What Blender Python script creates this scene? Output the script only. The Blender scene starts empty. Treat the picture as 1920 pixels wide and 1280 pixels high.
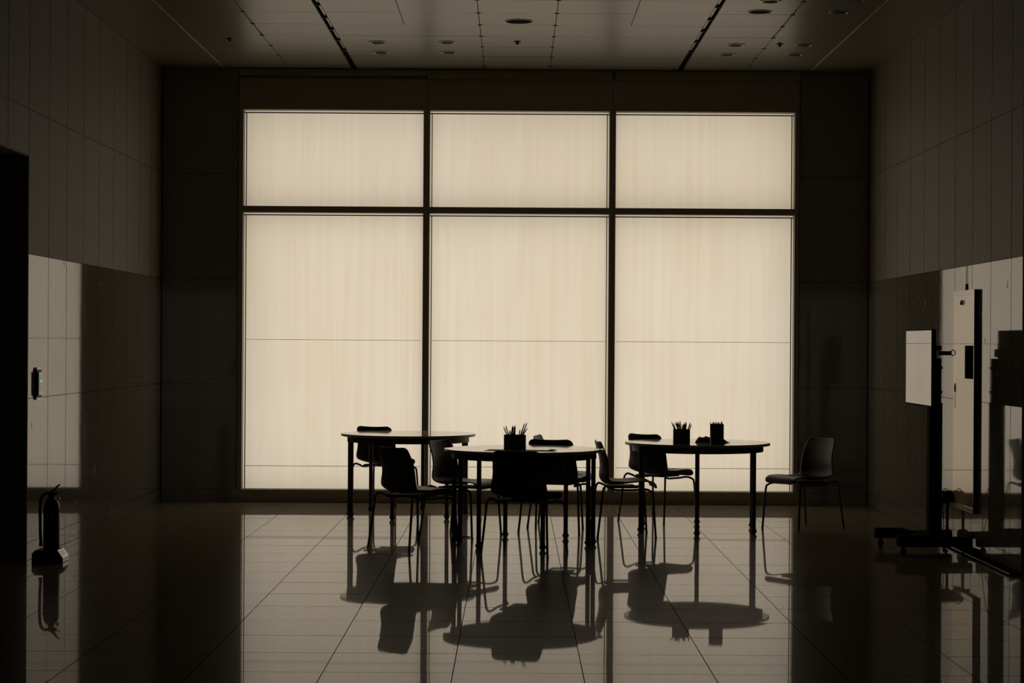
import bpy, bmesh, math, random
from mathutils import Vector, Matrix, Euler
random.seed(7)
SC = bpy.context.scene
COL = SC.collection
PI = math.pi

# ------------------------------------------------------------------ camera
FPX = 3890.0
cam = bpy.data.cameras.new('camera')
cam.sensor_width = 36.0
cam.lens = 36.0 * FPX / 1920.0
cam.shift_x = -5.0 / 1920.0
cam.shift_y = 4.0 / 1920.0
cam.clip_start = 0.05
cam.clip_end = 200
co = bpy.data.objects.new('camera', cam)
COL.objects.link(co)
co.matrix_world = Matrix.Translation((0, 0, 1.52)) @ Matrix.Rotation(PI / 2, 4, 'X') @ Matrix.Rotation(0.0061, 4, 'Z')
SC.camera = co

SC.view_settings.view_transform = 'Standard'
SC.view_settings.look = 'None'
SC.view_settings.gamma = 1
SC.view_settings.exposure = 0.0
SC.view_settings.use_curve_mapping = False
SC.cycles.use_denoising = True
SC.cycles.max_bounces = 10
SC.cycles.diffuse_bounces = 5
SC.cycles.glossy_bounces = 6
SC.cycles.caustics_reflective = True
SC.cycles.sample_clamp_indirect = 3.0
SC.cycles.blur_glossy = 0.3


# ------------------------------------------------------------------ materials
def srgb(r, g, b):
    def f(c):
        c /= 255.0
        return c / 12.92 if c <= 0.04045 else ((c + 0.055) / 1.055) ** 2.4
    return (f(r), f(g), f(b), 1)


def mat(name, base, rough=0.5, metal=0.0, ior=1.5, var=0.0, scale=40.0, stretch=(1, 1, 1), rvar=0.0, coat=0.0,
        bump=0.0, bscale=200.0):
    m = bpy.data.materials.new(name)
    m.use_nodes = True
    nt = m.node_tree
    p = nt.nodes['Principled BSDF']
    p.inputs['Base Color'].default_value = (*base, 1)
    p.inputs['Roughness'].default_value = rough
    p.inputs['Metallic'].default_value = metal
    p.inputs['IOR'].default_value = ior
    p.inputs['Coat Weight'].default_value = coat
    p.inputs['Coat Roughness'].default_value = 0.03
    tc = nt.nodes.new('ShaderNodeTexCoord')
    mp = nt.nodes.new('ShaderNodeMapping')
    mp.inputs['Scale'].default_value = stretch
    nt.links.new(tc.outputs['Object'], mp.inputs['Vector'])
    if var > 0 or rvar > 0:
        n = nt.nodes.new('ShaderNodeTexNoise')
        n.inputs['Scale'].default_value = scale
        n.inputs['Detail'].default_value = 5
        n.inputs['Roughness'].default_value = 0.65
        nt.links.new(mp.outputs['Vector'], n.inputs['Vector'])
        if var > 0:
            r = nt.nodes.new('ShaderNodeValToRGB')
            r.color_ramp.elements[0].position = 0.3
            r.color_ramp.elements[1].position = 0.7
            r.color_ramp.elements[0].color = (*[c * (1 - var) for c in base], 1)
            r.color_ramp.elements[1].color = (*[min(1, c * (1 + var)) for c in base], 1)
            nt.links.new(n.outputs['Fac'], r.inputs['Fac'])
            nt.links.new(r.outputs['Color'], p.inputs['Base Color'])
        if rvar > 0:
            mr = nt.nodes.new('ShaderNodeMapRange')
            mr.inputs['To Min'].default_value = max(0, rough - rvar)
            mr.inputs['To Max'].default_value = rough + rvar
            nt.links.new(n.outputs['Fac'], mr.inputs['Value'])
            nt.links.new(mr.outputs['Result'], p.inputs['Roughness'])
    if bump > 0:
        nb = nt.nodes.new('ShaderNodeTexNoise')
        nb.inputs['Scale'].default_value = bscale
        nb.inputs['Detail'].default_value = 3
        nt.links.new(mp.outputs['Vector'], nb.inputs['Vector'])
        b = nt.nodes.new('ShaderNodeBump')
        b.inputs['Strength'].default_value = bump
        b.inputs['Distance'].default_value = 0.002
        nt.links.new(nb.outputs['Fac'], b.inputs['Height'])
        nt.links.new(b.outputs['Normal'], p.inputs['Normal'])
    return m


def stain_mat(name, base, rough, ior):
    """polished stone panel with fine grain, faint vertical drag marks and a few small dark chips"""
    m = mat(name, base, rough, 0, ior, var=0.35, scale=60)
    nt = m.node_tree
    p = nt.nodes['Principled BSDF']
    tc = nt.nodes.new('ShaderNodeTexCoord')
    mp = nt.nodes.new('ShaderNodeMapping')
    mp.inputs['Scale'].default_value = (6, 6, 1.6)
    nt.links.new(tc.outputs['Object'], mp.inputs['Vector'])
    n = nt.nodes.new('ShaderNodeTexNoise')
    n.inputs['Scale'].default_value = 2.6
    n.inputs['Detail'].default_value = 6
    n.inputs['Roughness'].default_value = 0.7
    nt.links.new(mp.outputs['Vector'], n.inputs['Vector'])
    mr = nt.nodes.new('ShaderNodeMapRange')
    mr.inputs['From Min'].default_value = 0.40
    mr.inputs['From Max'].default_value = 0.72
    mr.inputs['To Min'].default_value = rough
    mr.inputs['To Max'].default_value = rough + 0.03
    nt.links.new(n.outputs['Fac'], mr.inputs['Value'])
    # chips : dull spots
    n2 = nt.nodes.new('ShaderNodeTexNoise')
    n2.inputs['Scale'].default_value = 7.0
    n2.inputs['Detail'].default_value = 2
    mp2 = nt.nodes.new('ShaderNodeMapping')
    mp2.inputs['Scale'].default_value = (1.5, 1.5, 0.7)
    nt.links.new(tc.outputs['Object'], mp2.inputs['Vector'])
    nt.links.new(mp2.outputs['Vector'], n2.inputs['Vector'])
    c2 = nt.nodes.new('ShaderNodeMapRange')
    c2.inputs['From Min'].default_value = 0.74
    c2.inputs['From Max'].default_value = 0.80
    nt.links.new(n2.outputs['Fac'], c2.inputs['Value'])
    ad = nt.nodes.new('ShaderNodeMath')
    ad.operation = 'ADD'
    ad.use_clamp = True
    nt.links.new(mr.outputs['Result'], ad.inputs[0])
    nt.links.new(c2.outputs['Result'], ad.inputs[1])
    nt.links.new(ad.outputs['Value'], p.inputs['Roughness'])
    return m


WALL_POL = stain_mat('polished_granite', (0.19, 0.172, 0.142), 0.035, 1.42)
WALL_DK = stain_mat('polished_flank_granite', (0.30, 0.28, 0.235), 0.04, 1.32)
WALL_RGH = mat('flamed_granite', (0.165, 0.14, 0.105), 0.62, 0, 1.45, var=0.45, scale=90, bump=0.5, bscale=160)
DARK = mat('dark_joint_mortar', (0.012, 0.011, 0.010), 0.9, ior=1.2)  # near-black backing seen through the joints
FLOOR = mat('polished_floor_stone', (0.27, 0.215, 0.15), 0.30, 0, 1.14, var=0.3, scale=45, coat=1.0)
FLOOR.node_tree.nodes['Principled BSDF'].inputs['Coat IOR'].default_value = 1.098
FLOOR.node_tree.nodes['Principled BSDF'].inputs['Coat Roughness'].default_value = 0.024
FLOOR.node_tree.nodes['Principled BSDF'].inputs['Specular IOR Level'].default_value = 0.04
CEIL = mat('ceiling_panel_paint', (0.21, 0.20, 0.15), 0.31, 0, 1.42, var=0.04, scale=3)
FRAME = mat('dark_anodised_frame', (0.40, 0.385, 0.31), 0.5, 0, 1.4)
SHADE_BOARD = mat('pane_shading_board', (0.20, 0.075, 0.02), 0.8)  # orange-brown, chosen to tint the dimmed tops of the panes
ALU = mat('pale_panel_edge', (0.80, 0.74, 0.60), 0.5)
BEAD = mat('black_gasket', (0.012, 0.011, 0.010), 0.7)
PLASTIC = mat('black_moulded_plastic', (0.038, 0.036, 0.034), 0.45, 0, 1.40, bump=0.15, bscale=600)
STEEL = mat('dark_painted_steel', (0.045, 0.043, 0.040), 0.55, 0, 1.5)
GLIDE = mat('pale_foot_glide', (0.45, 0.43, 0.40), 0.4)
LAMI = mat('pale_laminate', (0.62, 0.58, 0.43), 0.07, 0, 1.7, var=0.05, scale=8)
EDGE = mat('pale_edge_band', (0.42, 0.39, 0.33), 0.45)
RUBBER = mat('black_rubber', (0.012, 0.012, 0.012), 0.6)
CHROME = mat('brushed_steel', (0.40, 0.39, 0.36), 0.35, 1.0)
CARD = mat('brown_card', (0.10, 0.085, 0.062), 0.8, var=0.15, scale=30)
CARD2 = mat('dark_card', (0.06, 0.052, 0.045), 0.75, var=0.15, scale=30)
PAPER = mat('grey_paper', (0.20, 0.17, 0.145), 0.75)
SHEET = mat('pale_paper', (0.50, 0.46, 0.38), 0.7)
CLOTH = mat('dark_cloth', (0.05, 0.045, 0.042), 0.85, var=0.3, scale=60)
SCREEN = mat('glossy_screen_glass', (0.36, 0.34, 0.31), 0.012, 0, 2.0)
TVBODY = mat('black_screen_housing', (0.006, 0.006, 0.006), 0.85, ior=1.15)
BOARD = mat('glossy_cream_board', (0.66, 0.50, 0.31), 0.035, 0, 2.2, var=0.03, scale=5)
BOARD.node_tree.nodes['Principled BSDF'].inputs['Specular Tint'].default_value = (1.0, 0.82, 0.60, 1)
BOARDHI = mat('cream_print_block', (0.80, 0.66, 0.45), 0.03, 0, 2.6)
BOARDHI.node_tree.nodes['Principled BSDF'].inputs['Specular Tint'].default_value = (1.0, 0.88, 0.70, 1)
BOARDW = mat('white_rail', (0.85, 0.80, 0.68), 0.15, 0, 2.2)
INK = mat('matt_black_ink', (0.008, 0.008, 0.008), 0.95, ior=1.05)
GREYINK = mat('grey_ink', (0.10, 0.095, 0.09), 0.7, ior=1.2)
EXT = mat('dark_red_enamel', (0.05, 0.008, 0.006), 0.25)
BLACKP = mat('black_hose_rubber', (0.012, 0.012, 0.012), 0.5)
BRASS = mat('brass', (0.6, 0.48, 0.25), 0.3, 1.0)
WHITEL = mat('white_label', (0.80, 0.78, 0.70), 0.08, 0, 1.9)
DEVICE = mat('grey_device_plastic', (0.10, 0.10, 0.095), 0.45)
DEVFACE = mat('pale_device_face', (0.80, 0.76, 0.66), 0.10, 0, 1.75)
DEVDARK = mat('device_window', (0.16, 0.15, 0.13), 0.12)
RECESS = mat('black_recess', (0.010, 0.010, 0.009), 0.8)
LENS = mat('frosted_lamp_lens', (0.35, 0.34, 0.30), 0.5)
TRIMR = mat('lamp_trim', (0.42, 0.40, 0.35), 0.28)
TEAL = mat('teal_crayon', (0.02, 0.16, 0.22), 0.5)


def emis(name, col, s):
    m = bpy.data.materials.new(name)
    m.use_nodes = True
    nt = m.node_tree
    nt.nodes.clear()
    e = nt.nodes.new('ShaderNodeEmission')
    e.inputs[0].default_value = (*col, 1)
    e.inputs[1].default_value = s
    o = nt.nodes.new('ShaderNodeOutputMaterial')
    nt.links.new(e.outputs[0], o.inputs[0])
    return m


LED = emis('green_led', (0.05, 1.0, 0.25), 1.2)


def pane_mat():
    """woven translucent film: daylight passes through it from outside; faint vertical thread pattern"""
    m = bpy.data.materials.new('translucent_woven_film')
    m.use_nodes = True
    nt = m.node_tree
    nt.nodes.clear()
    N = nt.nodes.new
    L = nt.links.new
    tc = N('ShaderNodeTexCoord')

    def noise(sx, sz, sc, det, dist=0.0):
        mp = N('ShaderNodeMapping')
        mp.inputs['Scale'].default_value = (sx, 1, sz)
        L(tc.outputs['Object'], mp.inputs['Vector'])
        n = N('ShaderNodeTexNoise')
        n.inputs['Scale'].default_value = sc
        n.inputs['Detail'].default_value = det
        n.inputs['Distortion'].default_value = dist
        L(mp.outputs['Vector'], n.inputs['Vector'])
        return n.outputs['Fac']

    a = noise(14, 0.35, 1.6, 4, 0.25)     # vertical threads
    b = noise(1.0, 0.9, 0.9, 2)           # slow drift of the weave
    mx = N('ShaderNodeMix')
    mx.data_type = 'FLOAT'
    mx.inputs['Factor'].default_value = 0.42
    L(a, mx.inputs['A'])
    L(b, mx.inputs['B'])
    r = N('ShaderNodeValToRGB')
    r.color_ramp.elements[0].position = 0.28
    r.color_ramp.elements[1].position = 0.72
    r.color_ramp.elements[0].color = (0.91, 0.765, 0.545, 1)
    r.color_ramp.elements[1].color = (1.0, 0.885, 0.71, 1)
    L(mx.outputs['Result'], r.inputs['Fac'])
    tr = N('ShaderNodeBsdfTranslucent')
    L(r.outputs['Color'], tr.inputs['Color'])
    e = N('ShaderNodeEmission')
    L(r.outputs['Color'], e.inputs['Color'])
    e.inputs['Strength'].default_value = WIN_EMIT
    ad = N('ShaderNodeAddShader')
    L(tr.outputs[0], ad.inputs[0])
    L(e.outputs[0], ad.inputs[1])
    o = N('ShaderNodeOutputMaterial')
    L(ad.outputs[0], o.inputs['Surface'])
    return m


WIN_EMIT = 0.17
W = bpy.data.worlds.new('overcast_sky')
SC.world = W
W.use_nodes = True
bg = W.node_tree.nodes['Background']
bg.inputs[0].default_value = (0.93, 0.90, 0.88, 1)
bg.inputs[1].default_value = 0.655
PANE = pane_mat()


# ------------------------------------------------------------------ mesh builder
class MB:
    def __init__(self):
        self.v, self.f, self.m, self.mats = [], [], [], []

    def mi(self, mt):
        if mt is None:
            return 0
        if mt not in self.mats:
            self.mats.append(mt)
        return self.mats.index(mt)

    def add(self, vs, fs, mt=None):
        o = len(self.v)
        self.v += [tuple(x) for x in vs]
        k = self.mi(mt)
        for f in fs:
            self.f.append(tuple(i + o for i in f))
            self.m.append(k)

    def box(self, lo, hi, mt=None, M=None):
        x0, y0, z0 = lo
        x1, y1, z1 = hi
        vs = [(x0, y0, z0), (x1, y0, z0), (x1, y1, z0), (x0, y1, z0), (x0, y0, z1), (x1, y0, z1), (x1, y1, z1), (x0, y1, z1)]
        if M is not None:
            vs = [M @ Vector(v) for v in vs]
        self.add(vs, [(0, 3, 2, 1), (4, 5, 6, 7), (0, 1, 5, 4), (1, 2, 6, 5), (2, 3, 7, 6), (3, 0, 4, 7)], mt)

    def prism(self, poly, axis, a, b, mt=None, M=None):
        """extrude a 2-D polygon; axis 'x': poly=(y,z), 'y': poly=(x,z), 'z': poly=(x,y)"""
        def P(p, t):
            v = {'x': (t, p[0], p[1]), 'y': (p[0], t, p[1]), 'z': (p[0], p[1], t)}[axis]
            return M @ Vector(v) if M is not None else v
        n = len(poly)
        vs = [P(p, a) for p in poly] + [P(p, b) for p in poly]
        fs = [tuple(range(n - 1, -1, -1)), tuple(range(n, 2 * n))]
        fs += [(i, (i + 1) % n, n + (i + 1) % n, n + i) for i in range(n)]
        self.add(vs, fs, mt)

    def tube(self, pts, r, seg=10, mt=None, cap=True, M=None):
        pts = [Vector(p) for p in pts]
        rs = r if isinstance(r, (list, tuple)) else [r] * len(pts)
        vs, fs = [], []
        up = None
        for i, p in enumerate(pts):
            t = (pts[min(i + 1, len(pts) - 1)] - pts[max(i - 1, 0)]).normalized()
            if up is None:
                up = Vector((0, 0, 1)) if abs(t.z) < 0.9 else Vector((1, 0, 0))
            a = (up - t * up.dot(t))
            if a.length < 1e-6:
                a = t.orthogonal()
            a.normalize()
            up = a
            b = t.cross(a)
            for k in range(seg):
                an = 2 * PI * k / seg
                q = p + (a * math.cos(an) + b * math.sin(an)) * rs[i]
                vs.append(M @ q if M is not None else q)
        for i in range(len(pts) - 1):
            for k in range(seg):
                k2 = (k + 1) % seg
                fs.append((i * seg + k, i * seg + k2, (i + 1) * seg + k2, (i + 1) * seg + k))
        if cap:
            fs.append(tuple(range(seg - 1, -1, -1)))
            fs.append(tuple((len(pts) - 1) * seg + k for k in range(seg)))
        self.add(vs, fs, mt)

    def lathe(self, prof, seg=32, mt=None, c=(0, 0, 0), M=None):
        """prof: list of (r, z); r=0 at ends closes"""
        vs, fs = [], []
        for r, z in prof:
            for k in range(seg):
                a = 2 * PI * k / seg
                q = Vector((c[0] + max(r, 1e-5) * math.cos(a), c[1] + max(r, 1e-5) * math.sin(a), c[2] + z))
                vs.append(M @ q if M is not None else q)
        for i in range(len(prof) - 1):
            for k in range(seg):
                k2 = (k + 1) % seg
                fs.append((i * seg + k, i * seg + k2, (i + 1) * seg + k2, (i + 1) * seg + k))
        self.add(vs, fs, mt)

    def build(self, name, mt=None, parent=None, smooth=False, bevel=0.0, recalc=True):
        me = bpy.data.meshes.new(name)
        me.from_pydata(self.v, [], self.f)
        mats = self.mats if self.mats else [mt]
        for k in mats:
            me.materials.append(k)
        if len(mats) > 1:
            me.polygons.foreach_set('material_index', self.m)
        if recalc:
            bm = bmesh.new()
            bm.from_mesh(me)
            bmesh.ops.recalc_face_normals(bm, faces=bm.faces)
            bm.to_mesh(me)
            bm.free()
        if smooth:
            for p in me.polygons:
                p.use_smooth = True
            try:
                me.set_sharp_from_angle(angle=math.radians(40))
            except Exception:
                pass
        me.update()
        o = bpy.data.objects.new(name, me)
        COL.objects.link(o)
        if parent is not None:
            o.parent = parent
        if bevel > 0:
            b = o.modifiers.new('edge', 'BEVEL')
            b.width = bevel
            b.segments = 2
            b.limit_method = 'ANGLE'
        return o


def tag(o, label, cat, group=None):
    o['label'] = label
    o['category'] = cat
    if group:
        o['group'] = group
    return o


def struct(o):
    o['kind'] = 'structure'
    return o


def thing(name, label, cat, loc=(0, 0, 0), rz=0.0, group=None):
    o = bpy.data.objects.new(name, None)
    o.empty_display_size = 0.1
    COL.objects.link(o)
    o.location = loc
    o.rotation_euler = (0, 0, rz)
    return tag(o, label, cat, group)


def dup(root, loc, rz, label, group=None):
    r = root.copy()
    COL.objects.link(r)
    r.location = loc
    r.rotation_euler = (0, 0, rz)
    r['label'] = label
    if group:
        r['group'] = group
    for ch in list(root.children):
        c = ch.copy()
        COL.objects.link(c)
        c.parent = r
        for g in list(ch.children):
            d = g.copy()
            COL.objects.link(d)
            d.parent = c
    return r


def smooth_path(pts, n=6):
    """Catmull-Rom through the points"""
    P = [Vector(p) for p in pts]
    P = [P[0] * 2 - P[1]] + P + [P[-1] * 2 - P[-2]]
    out = []
    for i in range(1, len(P) - 2):
        for k in range(n):
            t = k / n
            a, b, c, d = P[i - 1], P[i], P[i + 1], P[i + 2]
            out.append(0.5 * ((2 * b) + (c - a) * t + (2 * a - 5 * b + 4 * c - d) * t * t + (3 * b - a - 3 * c + d) * t ** 3))
    out.append(P[-2])
    return out


# ------------------------------------------------------------------ room numbers
XL, XR, YW, ZC = -3.364, 3.360, 19.75, 4.12
YB = -4.0                      # wall behind the camera
YL, YR = 14.34, 13.73          # where the side walls stop and the openings begin
ZO = 2.80                      # head of the openings
G = 0.0045                     # stone joint


def frange(a, b, s):
    out = []
    while a < b - 1e-6:
        out.append(a)
        a += s
    return out


# ------------------------------------------------------------------ floor
fl = MB()
xs = [0.324 + 0.6 * k for k in range(-12, 12)]
ys = [19.75 - 0.07 - 0.595 * k for k in range(0, 41)]
off = (9.57 - ys[17]) % 0.595
ys = sorted([9.57 + 0.595 * k for k in range(-23, 18)])
rnd = random.Random(3)
xe = [XL - 3.3] + [x for x in xs if XL - 3.2 < x < XR + 3.2] + [XR + 3.3]
ye = [YB] + [y for y in ys if YB + 0.05 < y < YW - 0.02] + [YW]
for i in range(len(xe) - 1):
    for j in range(len(ye) - 1):
        x0, x1, y0, y1 = xe[i] + G / 2, xe[i + 1] - G / 2, ye[j] + G * 0.9, ye[j + 1] - G * 0.9
        tx, ty = rnd.gauss(0, 0.0004), rnd.gauss(0, 0.0007)
        dz = rnd.uniform(-0.00012, 0.00012)
        cx, cy = (x0 + x1) / 2, (y0 + y1) / 2
        top = [(x, y, dz + (x - cx) * tx + (y - cy) * ty) for x, y in ((x0, y0), (x1, y0), (x1, y1), (x0, y1))]
        bot = [(v[0], v[1], -0.012) for v in top]
        fl.add(bot + top, [(4, 5, 6, 7), (0, 1, 5, 4), (1, 2, 6, 5), (2, 3, 7, 6), (3, 0, 4, 7)], FLOOR)
fl.box((XL - 3.4, YB - 0.1, -0.2), (XR + 3.4, YW + 0.4, -0.010), DARK)
floor = struct(fl.build('floor', recalc=False))


# ------------------------------------------------------------------ stone-clad walls
def clad(mb, plane, at, into, us, zs, mats, depth=0.02, gap=0.004, vgap=0.012, tilt=0.00025, seed=1):
    """individual stone slabs on a wall. plane 'x': wall at x=at facing `into` (+1/-1), u = y. plane 'y': u = x"""
    r = random.Random(seed)
    for i in range(len(us) - 1):
        for j in range(len(zs) - 1):
            if mats[j] is None:
                continue
            u0, u1, z0, z1 = us[i] + vgap / 2, us[i + 1] - vgap / 2, zs[j] + gap / 2, zs[j + 1] - gap / 2
            if u1 - u0 < 0.004:
                continue
            tu, tz = r.gauss(0, tilt), r.gauss(0, tilt)
            cu, cz = (u0 + u1) / 2, (z0 + z1) / 2
            fr, bk = [], []
            for u, z in ((u0, z0), (u1, z0), (u1, z1), (u0, z1)):
                d = (u - cu) * tu + (z - cz) * tz
                if plane == 'x':
                    fr.append((at + d * into, u, z))
                    bk.append((at - into * depth, u, z))
                else:
                    fr.append((u, at + d * into, z))
                    bk.append((u, at - into * depth, z))
            mb.add(bk + fr, [(4, 5, 6, 7), (0, 1, 5, 4), (1, 2, 6, 5), (2, 3, 7, 6), (3, 0, 4, 7)], mats[j])


ZS = [0.0, 0.12, 1.12, 2.12, 3.12, ZC]
MS = [WALL_POL, WALL_POL, WALL_POL, WALL_RGH, WALL_RGH]
lw = MB()
usl = [YL] + [YL + 0.02 + 0.599 * k for k in range(1, 9)] + [YW]
clad(lw, 'x', XL, 1, usl, ZS, MS, seed=11)
lw.box((XL - 0.40, YL, 0), (XL - 0.018, YW + 0.3, ZC + 0.1), DARK)
usl2 = [YB] + sorted([YL - 0.599 * k for k in range(0, 30) if YL - 0.599 * k > YB + 0.1])
clad(lw, 'x', XL, 1, usl2, [ZO, 3.12, ZC], [WALL_RGH, WALL_RGH], seed=12)
lw.box((XL - 0.40, YB, ZO), (XL - 0.018, YL, ZC + 0.1), DARK)
lw.box((XL - 0.40, YL - 0.006, 0), (XL - 0.001, YL, ZO), WALL_RGH)
lw.box((XL - 0.40, YB, ZO - 0.006), (XL - 0.001, YL, ZO), WALL_RGH)
lw.box((XL - 3.4, YB - 0.1, 0), (XL - 3.3, YW + 0.3, ZC + 0.2), WALL_RGH)
struct(lw.build('wall_left', recalc=False))

rw = MB()
usr = [YR] + [14.05 + 0.6 * k for k in range(0, 10)] + [YW]
clad(rw, 'x', XR, -1, usr, ZS, MS, seed=21)
rw.box((XR + 0.018, YR, 0), (XR + 0.40, YW + 0.3, ZC + 0.1), DARK)
usr2 = [YB] + sorted([YR - 0.6 * k for k in range(0, 30) if YR - 0.6 * k > YB + 0.1])
clad(rw, 'x', XR, -1, usr2, [ZO, 3.12, ZC], [WALL_RGH, WALL_RGH], seed=22)
rw.box((XR + 0.018, YB, ZO), (XR + 0.40, YR, ZC + 0.1), DARK)
rw.box((XR + 0.001, YR - 0.006, 0), (XR + 0.40, YR, ZO), WALL_RGH)
rw.box((XR + 0.001, YB, ZO - 0.006), (XR + 0.40, YR, ZO), WALL_RGH)
rw.box((XR + 3.3, YB - 0.1, 0), (XR + 3.4, YW + 0.3, ZC + 0.2), WALL_RGH)
struct(rw.build('wall_right', recalc=False))

bw = MB()
bw.box((XL - 3.4, YB - 0.2, 0), (XR + 3.4, YB, ZC + 0.2), WALL_RGH)
struct(bw.build('wall_back', recalc=False))
# glazed entrance behind the camera (its daylight glimmers in the polished flanks of the window wall)
w2 = bpy.data.objects.new('window_2', None)
COL.objects.link(w2)
struct(w2)
DAY = emis('entrance_daylight', (1.0, 0.93, 0.82), 0.5)
for a_, b_ in ((-1.0, -0.06), (0.06, 1.0)):
    q = MB()
    q.add([(a_, YB + 0.02, 0.04), (b_, YB + 0.02, 0.04), (b_, YB + 0.02, 2.56), (a_, YB + 0.02, 2.56)], [(0, 1, 2, 3)])
    q.build('pane', DAY, w2, recalc=False)
q = MB()
for lo, hi in (((-1.06, YB, 0.0), (-1.0, YB + 0.06, 2.62)), ((-0.06, YB, 0.0), (0.06, YB + 0.06, 2.62)), ((1.0, YB, 0.0), (1.06, YB + 0.06, 2.62)),
               ((-1.0, YB, 2.56), (1.0, YB + 0.06, 2.62)), ((-1.0, YB, 0.0), (1.0, YB + 0.06, 0.04))):
    q.box(lo, hi)
q.build('window_frame', FRAME, w2)

# window wall : two stone flanks, header, plinth
WX0, WX1, WZ0, WZ1 = -2.592, 2.656, 0.124, 3.732
FX0, FX1 = WX0 - 0.042, WX1 + 0.042
fw = MB()
MB_B = [WALL_DK] * 5
clad(fw, 'y', YW, -1, [XL, FX0 - 0.002], ZS, MB_B, seed=31)
clad(fw, 'y', YW, -1, [FX1 + 0.002, XR], ZS, MB_B, seed=32)
fw.box((XL - 3.4, YW + 0.018, 0), (FX0 - 0.002, YW + 0.35, ZC + 0.2), DARK)
fw.box((FX1 + 0.002, YW + 0.018, 0), (XR + 3.4, YW + 0.35, ZC + 0.2), DARK)
MX1, MX2 = -0.848, 0.921
for a, b in ((FX0, MX1 - 0.002), (MX1 + 0.002, MX2 - 0.002), (MX2 + 0.002, FX1)):
    fw.box((a, YW - 0.015, WZ1 + 0.001), (b, YW + 0.35, ZC - 0.09), FRAME)
fw.box((FX0, YW + 0.02, WZ1 + 0.02), (FX1, YW + 0.35, ZC + 0.2), FRAME)
fw.box((FX0, YW + 0.0, -0.1), (FX1, YW + 0.35, WZ0 - 0.001), FRAME)
struct(fw.build('wall_front', recalc=False))
t = MB()
t.box((FX0, YW - 0.05, ZC - 0.062), (MX1 - 0.003, YW + 0.02, ZC - 0.004), FRAME)
t.box((MX1 + 0.003, YW - 0.05, ZC - 0.088), (MX2 - 0.010, YW + 0.02, ZC - 0.004), FRAME)
t.box((MX2 + 0.025, YW - 0.05, ZC - 0.088), (FX1, YW + 0.02, ZC - 0.004), FRAME)
struct(t.build('trim_1', bevel=0.004))
t = MB()
t.box((FX0 - 0.05, YW - 0.028, 0.0), (FX1 + 0.02, YW + 0.02, WZ0 - 0.004), FRAME)
struct(t.build('trim_2', bevel=0.003))

# ------------------------------------------------------------------ the window
win = bpy.data.objects.new('window_1', None)
COL.objects.link(win)
win.location = (0, 0, 0)
struct(win)
MW = 0.030
TZ0, TZ1 = 2.755, 2.815
f = MB()
f.box((FX0, YW - 0.02, WZ0 - 0.004), (WX0, YW + 0.16, WZ1 + 0.004))
f.box((WX1, YW - 0.02, WZ0 - 0.004), (FX1, YW + 0.16, WZ1 + 0.004))
for mx in (MX1, MX2):
    f.box((mx - MW, YW - 0.03, WZ0 - 0.004), (mx + MW, YW + 0.16, WZ1 + 0.004))
cells_x = [(WX0, MX1 - MW), (MX1 + MW, MX2 - MW), (MX2 + MW, WX1)]
for a, b in cells_x:
    f.box((a, YW - 0.02, TZ0), (b, YW + 0.16, TZ1))
f.build('window_frame', FRAME, win)
shade_mb = MB()  # unseen boards added outside to dim and warm the panes below them
shade_mb.box((FX0, YW + 0.161, WZ1 + 0.002), (FX1, YW + 0.5, WZ1 + 0.10), SHADE_BOARD)
shade_mb.box((FX0, YW + 0.161, TZ0), (FX1, YW + 0.30, TZ1), SHADE_BOARD)
shade_mb.build('pane_shading_boards', None, win)
for (a, b) in cells_x:
    for (z0, z1) in ((WZ0, TZ0), (TZ1, WZ1)):
        p = MB()
        p.add([(a, YW + 0.10, z0), (b, YW + 0.10, z0), (b, YW + 0.10, z1), (a, YW + 0.10, z1)], [(0, 1, 2, 3)])
        p.build('pane', PANE, win, recalc=False)
        g = MB()
        i0, i1 = 0.013, 0.021
        y0, y1 = YW + 0.086, YW + 0.098
        if b != WX1:
            g.box((a + i0, y0, z0), (a + i1, y1, z1 - i0))
        if a != WX0:
            g.box((b - i1, y0, z0), (b - i0, y1, z1 - i0))
        g.box((a, y0, z1 - i1 - 0.002), (b, y1, z1 - i0))
        g.build('gasket_bead', BEAD, win)
        if z0 < 1:
            for zz, hh in ((1.545, 0.0035), (0.338, 0.004)):
                s = MB()
                s.box((a + i1, YW + 0.092, zz - hh / 2), (b - i1, YW + 0.099, zz + hh / 2))
                s.build('film_seam', PAPER, win)

# ------------------------------------------------------------------ ceiling
PC = 0.618
cxs = [0.008 + PC * (k + 0.5) for k in range(-11, 11)]
cys = [19.43 - 0.62 * k for k in range(0, 38)]
holes = [(0.019, 16.744, 0.112), (1.898, 16.188, 0.092)]
ce = MB()


def panel_with_hole(mb, x0, x1, y0, y1, z, hx, hy, hr, mt):
    n = 32
    ring, outer = [], []
    for k in range(n):
        a = 2 * PI * k / n
        c, s = math.cos(a), math.sin(a)
        ring.append((hx + hr * c, hy + hr * s, z))
        tt = min([(x1 - hx) / c if c > 1e-9 else 9e9, (x0 - hx) / c if c < -1e-9 else 9e9,
                  (y1 - hy) / s if s > 1e-9 else 9e9, (y0 - hy) / s if s < -1e-9 else 9e9])
        outer.append((hx + tt * c, hy + tt * s, z))
    fs = [(k, n + k, n + (k + 1) % n, (k + 1) % n) for k in range(n)]
    mb.add(ring + outer, fs, mt)
    for cxn, cyn in ((x0, y0), (x1, y0), (x1, y1), (x0, y1)):
        ang = math.atan2(cyn - hy, cxn - hx) % (2 * PI)
        k = int(ang / (2 * PI / n))
        mb.add([outer[k], (cxn, cyn, z), outer[(k + 1) % n]], [(0, 1, 2)], mt)


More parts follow.
